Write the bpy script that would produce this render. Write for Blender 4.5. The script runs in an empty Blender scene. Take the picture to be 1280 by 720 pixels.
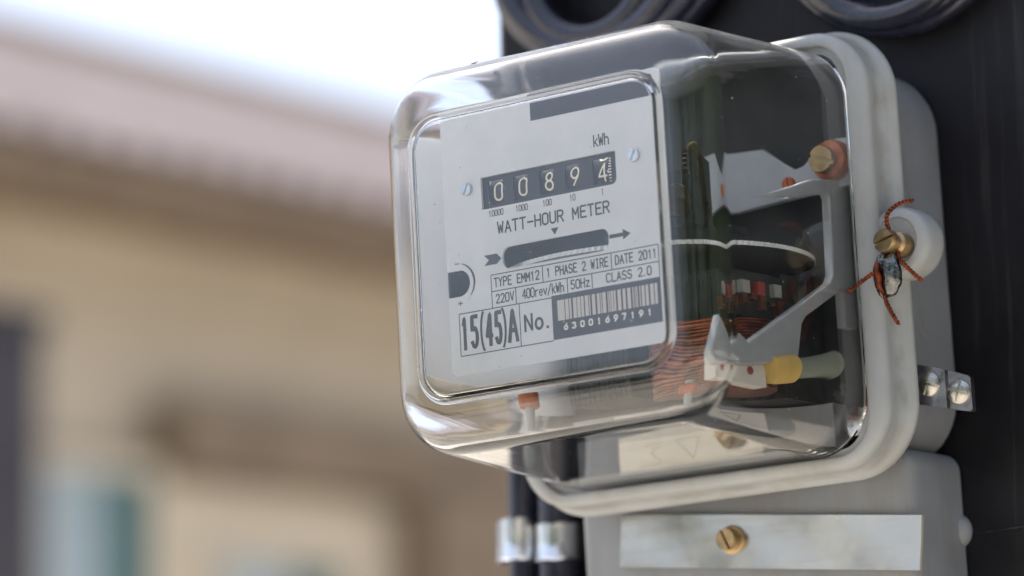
import bpy, bmesh, math, random
from mathutils import Vector, Matrix, noise
random.seed(7)
S = bpy.context.scene
COL = S.collection

# ------------------------------------------------------------------ camera
# metres; the meter's own frame is tilted 2.4 degrees on its post (TILT)
TILT = -0.042
cam_d = bpy.data.cameras.new('camera'); cam = bpy.data.objects.new('camera', cam_d); COL.objects.link(cam)
right = Vector((0.80725626, 0.58992252, -0.0181316)); up = Vector((0.10604177, -0.1147506, 0.9877183)); fwd = Vector((-0.58059666, 0.79926449, 0.15518957))
cm = Matrix.Identity(4)
for i in range(3):
    cm[i][0] = right[i]; cm[i][1] = up[i]; cm[i][2] = -fwd[i]
cm.translation = Vector((0.75127338, -0.99925965, -0.16534183))
cam.matrix_world = cm
cam_d.sensor_width = 36; cam_d.lens = 128.19; cam_d.clip_start = 0.02; cam_d.clip_end = 2000
cam_d.dof.use_dof = True; cam_d.dof.focus_distance = 1.248; cam_d.dof.aperture_fstop = 5.4
S.camera = cam

# ------------------------------------------------------------------ sky, sun, exposure
SUN_EL, SUN_AZ = math.radians(64), math.radians(-70)      # azimuth from +Y towards +X
w = bpy.data.worlds.new('World'); S.world = w; w.use_nodes = True
nt = w.node_tree; bg = nt.nodes['Background']
sky = nt.nodes.new('ShaderNodeTexSky'); sky.sky_type = 'NISHITA'; sky.sun_disc = False
sky.sun_elevation = SUN_EL; sky.sun_rotation = SUN_AZ; sky.air_density = 1.0; sky.dust_density = 3.2; sky.ozone_density = 1.0
veil = nt.nodes.new('ShaderNodeMix'); veil.data_type = 'RGBA'; veil.inputs['Factor'].default_value = .4      # thin even high cloud over the whole sky
veil.inputs['B'].default_value = (6.0, 6.6, 8.2, 1)
nt.links.new(sky.outputs[0], veil.inputs['A']); nt.links.new(veil.outputs['Result'], bg.inputs[0]); bg.inputs[1].default_value = 0.088
sd = bpy.data.lights.new('sun', 'SUN'); sun = bpy.data.objects.new('sun', sd); COL.objects.link(sun)
sd.energy = 4.6; sd.angle = math.radians(.6); sd.color = (1.0, 0.95, 0.87)
to_sun = Vector((math.sin(SUN_AZ) * math.cos(SUN_EL), math.cos(SUN_AZ) * math.cos(SUN_EL), math.sin(SUN_EL)))
sun.rotation_euler = to_sun.to_track_quat('Z', 'Y').to_euler(); sun.location = (-6, 4, 14)
S.view_settings.view_transform = 'Standard'; S.view_settings.look = 'None'
S.view_settings.exposure = 1.36; S.view_settings.gamma = 1.0; S.view_settings.use_curve_mapping = False
S.cycles.use_denoising = True
S.cycles.max_bounces = 16; S.cycles.transmission_bounces = 14; S.cycles.glossy_bounces = 8; S.cycles.diffuse_bounces = 4
S.cycles.transparent_max_bounces = 12
S.cycles.blur_glossy = 0.4; S.cycles.sample_clamp_indirect = 8.0
S.cycles.caustics_refractive = True; S.cycles.caustics_reflective = True

# ------------------------------------------------------------------ materials
def mat(name, col, rough=0.5, metal=0.0, spec=0.5, var=0.0, vscale=60.0, bump=0.0, bscale=200.0, trans=0.0, ior=1.45,
        col2=None, rvar=0.0, coat=0.0, sss=0.0, dirt=None, dsc=(70, 70, 9), dr=(.5, .75), damt=.35, grime=None):
    m = bpy.data.materials.new(name); m.use_nodes = True
    n = m.node_tree.nodes; l = m.node_tree.links; b = n['Principled BSDF']
    b.inputs['Base Color'].default_value = (*col, 1); b.inputs['Roughness'].default_value = rough
    b.inputs['Metallic'].default_value = metal; b.inputs['Specular IOR Level'].default_value = spec
    b.inputs['Transmission Weight'].default_value = trans; b.inputs['IOR'].default_value = ior
    b.inputs['Coat Weight'].default_value = coat
    if sss: b.inputs['Subsurface Weight'].default_value = sss; b.inputs['Subsurface Radius'].default_value = (.004, .003, .002)
    tc = n.new('ShaderNodeTexCoord')
    if var or col2 or rvar:
        t = n.new('ShaderNodeTexNoise'); t.inputs['Scale'].default_value = vscale; t.inputs['Detail'].default_value = 6; t.inputs['Roughness'].default_value = .62
        l.new(tc.outputs['Object'], t.inputs['Vector'])
        if var or col2:
            r = n.new('ShaderNodeValToRGB'); l.new(t.outputs['Fac'], r.inputs[0])
            a = col2 if col2 else tuple(c * (1 - var) for c in col); z = col if col2 else tuple(min(1, c * (1 + var)) for c in col)
            r.color_ramp.elements[0].position = .36; r.color_ramp.elements[1].position = .66
            r.color_ramp.elements[0].color = (*a, 1); r.color_ramp.elements[1].color = (*z, 1)
            l.new(r.outputs[0], b.inputs['Base Color'])
        if rvar:
            mr = n.new('ShaderNodeMapRange'); l.new(t.outputs['Fac'], mr.inputs[0])
            mr.inputs[1].default_value = .3; mr.inputs[2].default_value = .7
            mr.inputs[3].default_value = max(0, rough - rvar); mr.inputs[4].default_value = min(1, rough + rvar)
            l.new(mr.outputs[0], b.inputs['Roughness'])
    if dirt:
        mp = n.new('ShaderNodeMapping'); mp.inputs['Scale'].default_value = dsc; l.new(tc.outputs['Object'], mp.inputs[0])
        td = n.new('ShaderNodeTexNoise'); td.inputs['Scale'].default_value = 1; td.inputs['Detail'].default_value = 8; td.inputs['Roughness'].default_value = .7; l.new(mp.outputs[0], td.inputs['Vector'])
        md_ = n.new('ShaderNodeMapRange'); md_.inputs[1].default_value = dr[0]; md_.inputs[2].default_value = dr[1]; md_.inputs[4].default_value = damt; l.new(td.outputs['Fac'], md_.inputs[0])
        mxd = n.new('ShaderNodeMix'); mxd.data_type = 'RGBA'; mxd.inputs['B'].default_value = (*dirt, 1); mxd.inputs['A'].default_value = (*col, 1)
        if b.inputs['Base Color'].links: l.new(b.inputs['Base Color'].links[0].from_socket, mxd.inputs['A'])
        l.new(md_.outputs[0], mxd.inputs['Factor']); l.new(mxd.outputs['Result'], b.inputs['Base Color'])
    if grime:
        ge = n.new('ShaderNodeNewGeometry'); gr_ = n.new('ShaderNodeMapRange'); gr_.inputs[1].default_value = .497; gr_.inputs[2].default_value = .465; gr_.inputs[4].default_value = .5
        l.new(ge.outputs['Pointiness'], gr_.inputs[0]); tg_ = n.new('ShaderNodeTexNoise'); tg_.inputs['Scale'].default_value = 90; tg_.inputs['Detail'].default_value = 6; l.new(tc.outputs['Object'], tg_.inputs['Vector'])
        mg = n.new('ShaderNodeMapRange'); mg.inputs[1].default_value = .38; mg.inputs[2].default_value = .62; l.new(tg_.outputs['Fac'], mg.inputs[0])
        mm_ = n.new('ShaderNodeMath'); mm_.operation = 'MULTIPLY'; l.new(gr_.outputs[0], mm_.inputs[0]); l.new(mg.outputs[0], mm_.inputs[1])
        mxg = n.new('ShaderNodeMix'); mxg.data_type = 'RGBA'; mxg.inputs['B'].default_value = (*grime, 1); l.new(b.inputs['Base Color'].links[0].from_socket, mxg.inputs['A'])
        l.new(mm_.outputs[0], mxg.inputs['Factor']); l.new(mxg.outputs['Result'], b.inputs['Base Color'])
    if bump:
        t2 = n.new('ShaderNodeTexNoise'); t2.inputs['Scale'].default_value = bscale; t2.inputs['Detail'].default_value = 4
        l.new(tc.outputs['Object'], t2.inputs['Vector'])
        bp = n.new('ShaderNodeBump'); bp.inputs['Strength'].default_value = bump; bp.inputs['Distance'].default_value = .0004
        l.new(t2.outputs['Fac'], bp.inputs['Height']); l.new(bp.outputs[0], b.inputs['Normal'])
    return m

M = {}
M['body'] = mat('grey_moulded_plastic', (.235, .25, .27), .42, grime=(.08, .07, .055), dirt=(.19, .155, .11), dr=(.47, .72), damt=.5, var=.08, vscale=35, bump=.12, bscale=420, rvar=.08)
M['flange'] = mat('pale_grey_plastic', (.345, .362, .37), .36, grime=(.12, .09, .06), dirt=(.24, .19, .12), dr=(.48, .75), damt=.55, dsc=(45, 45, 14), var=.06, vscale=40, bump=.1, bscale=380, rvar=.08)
M['inside'] = mat('dark_interior', (.028, .032, .032), .6, var=.3, vscale=50)
M['plate'] = mat('printed_white_aluminium', (.63, .645, .67), .36, var=.05, vscale=45, rvar=.1, bump=.12, bscale=150, dirt=(.42, .40, .36), dsc=(120, 120, 60), dr=(.6, .85), damt=.3)
M['ink'] = mat('dark_ink', (.02, .021, .028), .45)
M['ink_band'] = mat('dark_blue_grey_ink', (.03, .031, .042), .4, var=.12, vscale=200)
M['white_ink'] = mat('white_ink', (.72, .71, .69), .5)
M['bar_ink'] = mat('pale_barcode', (.55, .52, .50), .5)
M['black_plastic'] = mat('black_plastic', (.016, .016, .02), .42, rvar=.1, vscale=90)
M['cream'] = mat('cream_digit', (.80, .74, .60), .5)
M['lug'] = mat('dull_zinc', (.34, .34, .37), .34, 1, var=.2, vscale=120, bump=.3, bscale=400, rvar=.12)
M['paint'] = mat('white_enamel', (.78, .79, .80), .5, var=.06, vscale=90)
M['zinc'] = mat('yellowed_zinc', (.52, .50, .46), .28, 1, var=.25, vscale=260, bump=.2, bscale=500, rvar=.1)
M['steel'] = mat('worn_steel', (.62, .62, .63), .24, 1, var=.12, vscale=120, bump=.15, bscale=500, rvar=.1)
M['disc'] = mat('aluminium_disc', (.30, .31, .32), .5, 1, var=.05, vscale=120)
M['disc_rim'] = mat('aluminium_rim', (.8, .8, .8), .45, .6)
M['cast'] = mat('cast_aluminium', (.40, .42, .445), .5, .25, var=.08, vscale=70, bump=.2, bscale=600)
M['brass'] = mat('brass', (.42, .30, .16), .36, 1, var=.22, vscale=160, bump=.2, bscale=700, rvar=.12)
M['rust'] = mat('orange_washer', (.40, .115, .045), .45, .2, var=.3, vscale=180)
M['copper'] = mat('copper_winding', (.22, .055, .02), .32, .6, var=.5, vscale=260)
M['lam'] = mat('steel_lamination', (.05, .053, .055), .45, .6, var=.3, vscale=140)
M['yellow'] = mat('yellow_sleeve', (.70, .47, .13), .45, var=.1, vscale=120)
M['tube'] = mat('milky_tube', (.55, .60, .50), .25, trans=.55, ior=1.4)
M['dull_pl'] = mat('dull_grey_plastic', (.30, .31, .28), .5)
M['white_pl'] = mat('white_block_plastic', (.62, .60, .555), .45, var=.05, vscale=90)
M['red'] = mat('red_plastic', (.30, .05, .04), .4)
M['rusty'] = mat('brown_tags', (.14, .05, .028), .4, .4, var=.4, vscale=200)
M['dbrass'] = mat('dull_dark_brass', (.12, .085, .04), .4, 1, var=.3, vscale=160)
M['lead'] = mat('crimped_lead', (.17, .175, .17), .22, 1, var=.4, vscale=330, bump=.9, bscale=420, rvar=.12)
M['seal_wire'] = mat('rusty_copper_wire', (.30, .065, .018), .42, .55, col2=(.07, .018, .012), vscale=420)
M['rubber'] = mat('black_cable_sheath', (.019, .020, .036), .22, var=.2, vscale=60, rvar=.1, bump=.1, bscale=300, coat=.5)
M['alu'] = mat('aluminium_band', (.74, .74, .73), .2, 1, var=.1, vscale=70, bump=.8, bscale=60, rvar=.1)
M['film'] = mat('silvery_film', (.52, .515, .485), .21, .8, var=.1, vscale=30, bump=.9, bscale=28, rvar=.08, dirt=(.36, .30, .20), dsc=(9, 160, 160), dr=(.5, .75), damt=.6)
M['film_edge'] = mat('film_edge', (.45, .40, .30), .4)

# the clear cover: acrylic with faint waviness, dust specks and a painted sky sheen
g = bpy.data.materials.new('clear_acrylic'); g.use_nodes = True
n = g.node_tree.nodes; l = g.node_tree.links; b = n['Principled BSDF']
b.inputs['Base Color'].default_value = (.985, .99, .985, 1); b.inputs['Roughness'].default_value = .0
b.inputs['Transmission Weight'].default_value = 1; b.inputs['IOR'].default_value = 1.57
tc = n.new('ShaderNodeTexCoord'); t = n.new('ShaderNodeTexNoise'); t.inputs['Scale'].default_value = 38; t.inputs['Detail'].default_value = 1
l.new(tc.outputs['Object'], t.inputs['Vector'])
bp_ = n.new('ShaderNodeBump'); bp_.inputs['Strength'].default_value = .05; bp_.inputs['Distance'].default_value = .0012
l.new(t.outputs['Fac'], bp_.inputs['Height']); l.new(bp_.outputs[0], b.inputs['Normal'])
vo = n.new('ShaderNodeTexVoronoi'); vo.inputs['Scale'].default_value = 300; l.new(tc.outputs['Object'], vo.inputs['Vector'])
ns = n.new('ShaderNodeTexNoise'); ns.inputs['Scale'].default_value = 420; ns.inputs['Detail'].default_value = 2; l.new(tc.outputs['Object'], ns.inputs['Vector'])
r1 = n.new('ShaderNodeMapRange'); r1.inputs[1].default_value = .05; r1.inputs[2].default_value = .11; r1.inputs[3].default_value = 1; r1.inputs[4].default_value = 0; l.new(vo.outputs['Distance'], r1.inputs[0])
r2 = n.new('ShaderNodeMapRange'); r2.inputs[1].default_value = .60; r2.inputs[2].default_value = .66; l.new(ns.outputs['Fac'], r2.inputs[0])
m1 = n.new('ShaderNodeMath'); m1.operation = 'MULTIPLY'; l.new(r1.outputs[0], m1.inputs[0]); l.new(r2.outputs[0], m1.inputs[1])
ns3 = n.new('ShaderNodeTexNoise'); ns3.inputs['Scale'].default_value = 30; ns3.inputs['Detail'].default_value = 7; l.new(tc.outputs['Object'], ns3.inputs['Vector'])
r3 = n.new('ShaderNodeMapRange'); r3.inputs[1].default_value = .45; r3.inputs[2].default_value = .8; r3.inputs[4].default_value = .016; l.new(ns3.outputs['Fac'], r3.inputs[0])
# pale film on the faces that look up, imitating the sky's bright reflection
ge = n.new('ShaderNodeTexCoord'); sx = n.new('ShaderNodeSeparateXYZ'); l.new(ge.outputs['Normal'], sx.inputs[0])
r4 = n.new('ShaderNodeMapRange'); r4.interpolation_type = 'SMOOTHSTEP'; r4.inputs[1].default_value = .3; r4.inputs[2].default_value = .95; r4.inputs[4].default_value = .055; l.new(sx.outputs['Z'], r4.inputs[0])
r5 = n.new('ShaderNodeMapRange'); r5.inputs[1].default_value = .3; r5.inputs[2].default_value = .7; r5.inputs[3].default_value = .55; r5.inputs[4].default_value = 1.2; l.new(ns3.outputs['Fac'], r5.inputs[0])
m3 = n.new('ShaderNodeMath'); m3.operation = 'MULTIPLY'; l.new(r4.outputs[0], m3.inputs[0]); l.new(r5.outputs[0], m3.inputs[1])
m4 = n.new('ShaderNodeMath'); m4.operation = 'ADD'; l.new(m3.outputs[0], m4.inputs[0]); l.new(r3.outputs[0], m4.inputs[1])
m2 = n.new('ShaderNodeMath'); m2.operation = 'ADD'; m2.use_clamp = True; l.new(m1.outputs[0], m2.inputs[0]); l.new(m4.outputs[0], m2.inputs[1])
df = n.new('ShaderNodeBsdfDiffuse'); df.inputs[0].default_value = (.60, .62, .64, 1)
mx = n.new('ShaderNodeMixShader'); l.new(m2.outputs[0], mx.inputs[0]); l.new(b.outputs[0], mx.inputs[1]); l.new(df.outputs[0], mx.inputs[2])
l.new(mx.outputs[0], n['Material Output'].inputs['Surface'])
M['glass'] = g
ml = bpy.data.materials.new('milky_sheet'); ml.use_nodes = True; n = ml.node_tree.nodes; l = ml.node_tree.links
b1 = n.new('ShaderNodeBsdfDiffuse'); b1.inputs[0].default_value = (.82, .83, .85, 1); b2 = n.new('ShaderNodeBsdfTranslucent'); b2.inputs[0].default_value = (.86, .87, .90, 1)
mx = n.new('ShaderNodeMixShader'); mx.inputs[0].default_value = .55; l.new(b1.outputs[0], mx.inputs[1]); l.new(b2.outputs[0], mx.inputs[2]); l.new(mx.outputs[0], n['Material Output'].inputs['Surface'])
M['milky'] = ml

# ------------------------------------------------------------------ mesh helpers (input in millimetres for the meter)
MM = 0.001
def finish(name, verts, faces, m, parent=None, smooth=True, scale=MM, angle=None, mats=None, fm=None):
    me = bpy.data.meshes.new(name); me.from_pydata([(v[0] * scale, v[1] * scale, v[2] * scale) for v in verts], [], faces)
    ms = mats or [m]
    for q in ms: me.materials.append(q)
    if fm:
        for p, i in zip(me.polygons, fm): p.material_index = i
    bm = bmesh.new(); bm.from_mesh(me); bmesh.ops.recalc_face_normals(bm, faces=bm.faces); bm.to_mesh(me); bm.free()
    if smooth:
        me.shade_smooth()
        if angle is not None: me.set_sharp_from_angle(angle=math.radians(angle))
    o = bpy.data.objects.new(name, me); COL.objects.link(o)
    if parent: o.parent = parent
    return o
class MB:
    def __init__(s): s.v = []; s.f = []; s.m = []
    def add(s, v, f, mi=0):
        k = len(s.v); s.v += [tuple(q) for q in v]; s.f += [tuple(i + k for i in q) for q in f]; s.m += [mi] * len(f); return s
    def build(s, name, m, parent=None, smooth=True, scale=MM, angle=35, mats=None):
        return finish(name, s.v, s.f, m, parent, smooth, scale, angle, mats, s.m)
    def box(s, x0, x1, y0, y1, z0, z1, mi=0):
        return s.add([(x, y, z) for x in (x0, x1) for y in (y0, y1) for z in (z0, z1)],
                     [(0, 1, 3, 2), (4, 6, 7, 5), (0, 4, 5, 1), (2, 3, 7, 6), (0, 2, 6, 4), (1, 5, 7, 3)], mi)
    def tube(s, path, r, k=10, mi=0, cap=True):
        P = [Vector(p) for p in path]; V = []; F = []; up_ = None
        for i, p in enumerate(P):
            d = (P[min(i + 1, len(P) - 1)] - P[max(i - 1, 0)]).normalized()
            if up_ is None: up_ = d.orthogonal().normalized()
            up_ = (up_ - d * up_.dot(d)).normalized(); q = d.cross(up_)
            rr_ = r[i] if isinstance(r, (list, tuple)) else r
            for j in range(k):
                a = 2 * math.pi * j / k; V.append(p + (up_ * math.cos(a) + q * math.sin(a)) * rr_)
        for i in range(len(P) - 1):
            for j in range(k): F.append((i * k + j, i * k + (j + 1) % k, (i + 1) * k + (j + 1) % k, (i + 1) * k + j))
        if cap: F.append(tuple(range(k))[::-1]); F.append(tuple((len(P) - 1) * k + j for j in range(k)))
        return s.add(V, F, mi)
    def lathe(s, prof, c, ax, k=32, mi=0):
        """prof: (radius, height) along axis ax from point c"""
        c = Vector(c); ax = Vector(ax).normalized(); u = ax.orthogonal().normalized(); q = ax.cross(u); V = []; F = []
        for r, h in prof:
            for j in range(k):
                a = 2 * math.pi * j / k; V.append(c + ax * h + (u * math.cos(a) + q * math.sin(a)) * max(r, 1e-4))
        for i in range(len(prof) - 1):
            for j in range(k): F.append((i * k + j, i * k + (j + 1) % k, (i + 1) * k + (j + 1) % k, (i + 1) * k + j))
        F.append(tuple(range(k))[::-1]); F.append(tuple((len(prof) - 1) * k + j for j in range(k)))
        return s.add(V, F, mi)
def rrect(cx, cz, hw, hh, r, n=10, sub=5):
    """rounded rectangle in XZ, with support points near the corners"""
    r = min(r, hw - .01, hh - .01); P = []
    for qx, qz, a0 in ((1, 1, 0), (-1, 1, 90), (-1, -1, 180), (1, -1, 270)):
        ccx, ccz = cx + qx * (hw - r), cz + qz * (hh - r); arc = []
        for i in range(n + 1):
            a = math.radians(a0 + 90 * i / n); arc.append((ccx + r * math.cos(a), ccz + r * math.sin(a)))
        if P:
            p0 = P[-1]; p1 = arc[0]
            for t_ in (.03, .25, .5, .75, .97): P.append((p0[0] + (p1[0] - p0[0]) * t_, p0[1] + (p1[1] - p0[1]) * t_))
        P += arc
    p0 = P[-1]; p1 = P[0]
    for t_ in (.03, .25, .5, .75, .97): P.append((p0[0] + (p1[0] - p0[0]) * t_, p0[1] + (p1[1] - p0[1]) * t_))
    return P
def loft(mb, rings, cx, cz, capa=True, capb=True, mi=0, n=10):
    """rings: (y, hw, hh, r)"""
    V = []; F = []; K = None
    for y, hw, hh, r in rings:
        P = rrect(cx, cz, hw, hh, r, n); K = len(P); V += [(p[0], y, p[1]) for p in P]
    for i in range(len(rings) - 1):
        for j in range(K): F.append((i * K + j, i * K + (j + 1) % K, (i + 1) * K + (j + 1) % K, (i + 1) * K + j))
    if capa: F.append(tuple(range(K))[::-1])
    if capb: F.append(tuple((len(rings) - 1) * K + j for j in range(K)))
    return mb.add(V, F, mi)
def flat(loops, y0, y1, name, m, parent, plane='XZ', bev=0.0, scale=MM):
    """2-D outline with holes, extruded; loops are lists of (a, b) in the plane"""
    cu = bpy.data.curves.new('tmp', 'CURVE'); cu.dimensions = '2D'; cu.fill_mode = 'BOTH'
    cu.extrude = abs(y1 - y0) / 2 * scale - bev * scale; cu.bevel_depth = bev * scale; cu.bevel_resolution = 1; cu.offset = -bev * scale
    for lp in loops:
        sp = cu.splines.new('POLY'); sp.points.add(len(lp) - 1); sp.use_cyclic_u = True
        for p, q in zip(sp.points, lp): p.co = (q[0] * scale, q[1] * scale, 0, 1)
    o = bpy.data.objects.new('tmp', cu); COL.objects.link(o)
    me = bpy.data.meshes.new_from_object(o.evaluated_get(bpy.context.evaluated_depsgraph_get()))
    bpy.data.objects.remove(o); mid = (y0 + y1) / 2 * scale
    for v in me.vertices:
        x, y, z = v.co
        v.co = (x, mid - z, y) if plane == 'XZ' else (mid + z, x, y)
    me.materials.clear(); me.materials.append(m)
    ob = bpy.data.objects.new(name, me); me.name = name; COL.objects.link(ob); ob.parent = parent
    return ob
def _arc(cx, cy, rx, ry, a0, a1, n=8): return [(cx + rx * math.cos(math.radians(a0 + (a1 - a0) * i / n)), cy + ry * math.sin(math.radians(a0 + (a1 - a0) * i / n))) for i in range(n + 1)]
_O = _arc(2, 4.6, 2, 1.4, 0, 180) + _arc(2, 1.4, 2, 1.4, 180, 360); _O.append(_O[0])
GLY = {   # narrow engraved capitals on a 4 x 6 cell
 '0': [_O], 'O': [_O], '1': [[(1, 4.8), (2.1, 6), (2.1, 0)]], '2': [_arc(2, 4.3, 1.9, 1.7, 165, -25) + [(0.05, 0), (4, 0)]],
 '3': [_arc(1.8, 4.55, 1.8, 1.45, 150, -90) + _arc(1.8, 1.55, 2.1, 1.55, 90, -150)], '4': [[(3, 0), (3, 6), (0, 1.7), (4, 1.7)]],
 '5': [[(3.7, 6), (.5, 6), (.3, 3.3)] + _arc(1.9, 1.9, 2, 1.9, 125, -150)], '6': [[(3.2, 6)] + _arc(2, 1.9, 2, 1.9, 160, -200, 16)],
 '7': [[(0, 6), (4, 6), (1.5, 0)]], '8': [_arc(2, 4.55, 1.6, 1.45, -90, 270, 14), _arc(2, 1.55, 2, 1.55, 90, 450, 14)], '9': [_arc(2, 4.1, 2, 1.9, -20, 340, 16) + [(3.6, 2.6), (1.0, 0)]],
 'A': [[(0, 0), (2, 6), (4, 0)], [(.7, 2), (3.3, 2)]], 'C': [_arc(2, 4.6, 2, 1.4, 20, 180) + _arc(2, 1.4, 2, 1.4, 180, 340)],
 'D': [[(0, 0), (0, 6), (1.8, 6)] + _arc(1.8, 3, 2.2, 3, 90, -90) + [(0, 0)]], 'E': [[(4, 6), (.2, 6), (.2, 0), (4, 0)], [(.2, 3.1), (3.3, 3.1)]],
 'H': [[(0, 0), (0, 6)], [(4, 0), (4, 6)], [(0, 3.1), (4, 3.1)]], 'I': [[(1, 0), (3, 0)], [(2, 0), (2, 6)], [(1, 6), (3, 6)]], 'L': [[(.2, 6), (.2, 0), (4, 0)]],
 'M': [[(0, 0), (0, 6), (2, 2), (4, 6), (4, 0)]], 'N': [[(0, 0), (0, 6), (4, 0), (4, 6)]], 'P': [[(0, 0), (0, 6), (2.4, 6)] + _arc(2.4, 4.5, 1.6, 1.5, 90, -90) + [(0, 3)]],
 'R': [[(0, 0), (0, 6), (2.4, 6)] + _arc(2.4, 4.5, 1.6, 1.5, 90, -90) + [(0, 3)], [(2, 3), (4, 0)]],
 'S': [_arc(2, 4.5, 1.9, 1.5, 25, 255) + _arc(2, 1.55, 2, 1.55, 75, -155)], 'T': [[(0, 6), (4, 6)], [(2, 6), (2, 0)]], 'U': [[(0, 6), (0, 1.6)] + _arc(2, 1.6, 2, 1.6, 180, 360) + [(4, 6)]],
 'V': [[(0, 6), (2, 0), (4, 6)]], 'W': [[(0, 6), (.9, 0), (2, 4.4), (3.1, 0), (4, 6)]], 'Y': [[(0, 6), (2, 3), (4, 6)], [(2, 3), (2, 0)]],
 'r': [[(.6, 0), (.6, 4)], [(.6, 2.8), (1.6, 3.8), (3.2, 3.9)]], 'e': [[(.2, 2.1), (3.8, 2.1)] + _arc(2, 2, 1.8, 2, 0, 320, 14)], 'v': [[(.2, 4), (2, 0), (3.8, 4)]],
 'k': [[(.4, 0), (.4, 6)], [(3.6, 4), (.4, 1.5)], [(1.4, 2.3), (3.8, 0)]], 'h': [[(.3, 0), (.3, 6)], [(.3, 2.6)] + _arc(2, 2.4, 1.7, 1.6, 150, 0) + [(3.7, 0)]],
 'z': [[(.3, 4), (3.7, 4), (.3, 0), (3.7, 0)]], 'o': [_arc(2, 2, 2, 2, 0, 360, 16)], '/': [[(0, -.4), (4, 6.4)]], '-': [[(.2, 3), (3.8, 3)]], '+': [[(0, 3), (4, 3)], [(2, 1), (2, 5)]],
 '(': [_arc(4.6, 3, 3, 4.2, 130, 230)], ')': [_arc(-.6, 3, 3, 4.2, 50, -50)], '.': [[(.6, .15), (.9, .15)]]}
def text_geo(txt, x0, x1, z0, z1, y, pen=.22, adv=5.6, sub=0):
    """engraved strokes: txt fills x0..x1, capitals stand z0..z1; pen = half stroke width in mm"""
    wid = {'.': 2.2, '(': 2.6, ')': 2.6, '1': 4.2}
    pos = []; cur = 0
    for ch in txt: pos.append(cur); cur += (adv if ch == ' ' else wid.get(ch, 4) + adv - 4)
    tot = cur - (adv - 4); sx = (x1 - x0 - 2 * pen) / tot; sz = (z1 - z0 - 2 * pen) / 6.0; mb = MB()
    for ch, p0 in zip(txt, pos):
        off = -1.4 if ch == '(' else (-.0 if ch == ')' else 0)
        for pl in GLY.get(ch, []):
            P = [(x0 + pen + (p0 + a + off) * sx, y, z0 + pen + b_ * sz) for a, b_ in pl]
            Q = []
            for i, p in enumerate(P):           # support points keep the stroke width through corners
                if 0 < i < len(P) - 1:
                    for o_, t_ in ((P[i - 1], 1), (P[i + 1], -1)):
                        d = Vector(o_) - Vector(p); L = max(d.length, 1e-6)
                        q = Vector(p) + d * min(.4, pen * .5 / L)
                        if t_ == 1: Q.append(tuple(q)); Q.append(p)
                        else: Q.append(tuple(q))
                else: Q.append(p)
            d0 = (Vector(Q[0]) - Vector(Q[1])).normalized() * pen * .8; d1 = (Vector(Q[-1]) - Vector(Q[-2])).normalized() * pen * .8
            Q[0] = tuple(Vector(Q[0]) + d0); Q[-1] = tuple(Vector(Q[-1]) + d1)
            D = [Q[0]]
            for a_, b_ in zip(Q[:-1], Q[1:]):
                k = max(1, int((Vector(b_) - Vector(a_)).length / sub)) if sub else 1
                D += [tuple(Vector(a_).lerp(Vector(b_), (j + 1) / k)) for j in range(k)]
            mb.tube(D, pen, 6)
    # flatten into a thin print
    return [(v[0], y + (v[1] - y) * .12, v[2]) for v in mb.v], mb.f
def empty(name, loc=(0, 0, 0), rot=(0, 0, 0)):
    o = bpy.data.objects.new(name, None); COL.objects.link(o); o.location = loc; o.rotation_euler = rot; o.empty_display_size = .02
    return o
def tag(o, label=None, cat=None, group=None, kind=None):
    for k, v in (('label', label), ('category', cat), ('group', group), ('kind', kind)):
        if v: o[k] = v
    return o
def screw_head(mb, c, ax, r, h, cross=True, mi=0, dome=.5):
    """domed head with a slot or cross made of recessed darker bars"""
    c = Vector(c); ax = Vector(ax).normalized()
    mb.lathe([(r, 0), (r, h * .35), (r * .93, h * .65), (r * .72, h * .88), (r * .4, h * .99), (.02, h)], c, ax, 28, mi)

# ================================================================== the setting
GZ = -1.62
gm = mat('dry_ground', (.45, .415, .365), .9, col2=(.34, .31, .265), vscale=1.7)
o = finish('ground', [(-300, -300, GZ), (300, -300, GZ), (300, 300, GZ), (-300, 300, GZ)], [(0, 1, 2, 3)], gm, scale=1, smooth=False)
tag(o, kind='structure')

# black post behind the meter
PX0, PX1, PY0, PY1 = -.0868, .235, .1435, .44
pm = mat('black_painted_post', (.009, .009, .0125), .5, spec=.3, var=.4, vscale=9, bump=.5, bscale=130, rvar=.16, dirt=(.075, .07, .065), dsc=(160, 160, 5), dr=(.55, .8), damt=.6)
mb = MB(); c_ = .006
prof = [(PX0 + c_, PY0), (PX1 - c_, PY0), (PX1, PY0 + c_), (PX1, PY1 - c_), (PX1 - c_, PY1), (PX0 + c_, PY1), (PX0, PY1 - c_), (PX0, PY0 + c_)]
V = []; F = []
for z in (GZ - .3, 5.2):
    V += [(x, y, z) for x, y in prof]
for j in range(8): F.append((j, (j + 1) % 8, 8 + (j + 1) % 8, 8 + j))
F += [tuple(range(8))[::-1], tuple(range(8, 16))]
mb.add(V, F); post = mb.build('post', pm, smooth=False, scale=1)
tag(post, 'broad black painted post carrying the meter and cable coils', 'post')

# ================================================================== the meter
meter = empty('electricity_meter', (0, 0, 0), (0, TILT, 0))
tag(meter, 'clear-covered watt-hour meter with grey body and white printed dial plate', 'electric meter')
CX, CZ = 46.0, 39.3

# body behind the flange: open tray with dark inside
mb = MB(); R = []
for y, ins in ((96, 0), (138, -.8), (141, .2), (142.5, 2)): R.append((y, 72.5 - ins, 72 - ins, 24 - ins))
loft(mb, R, CX, CZ, capa=True, capb=True)
base = mb.build('body', M['body'], meter)
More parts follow.
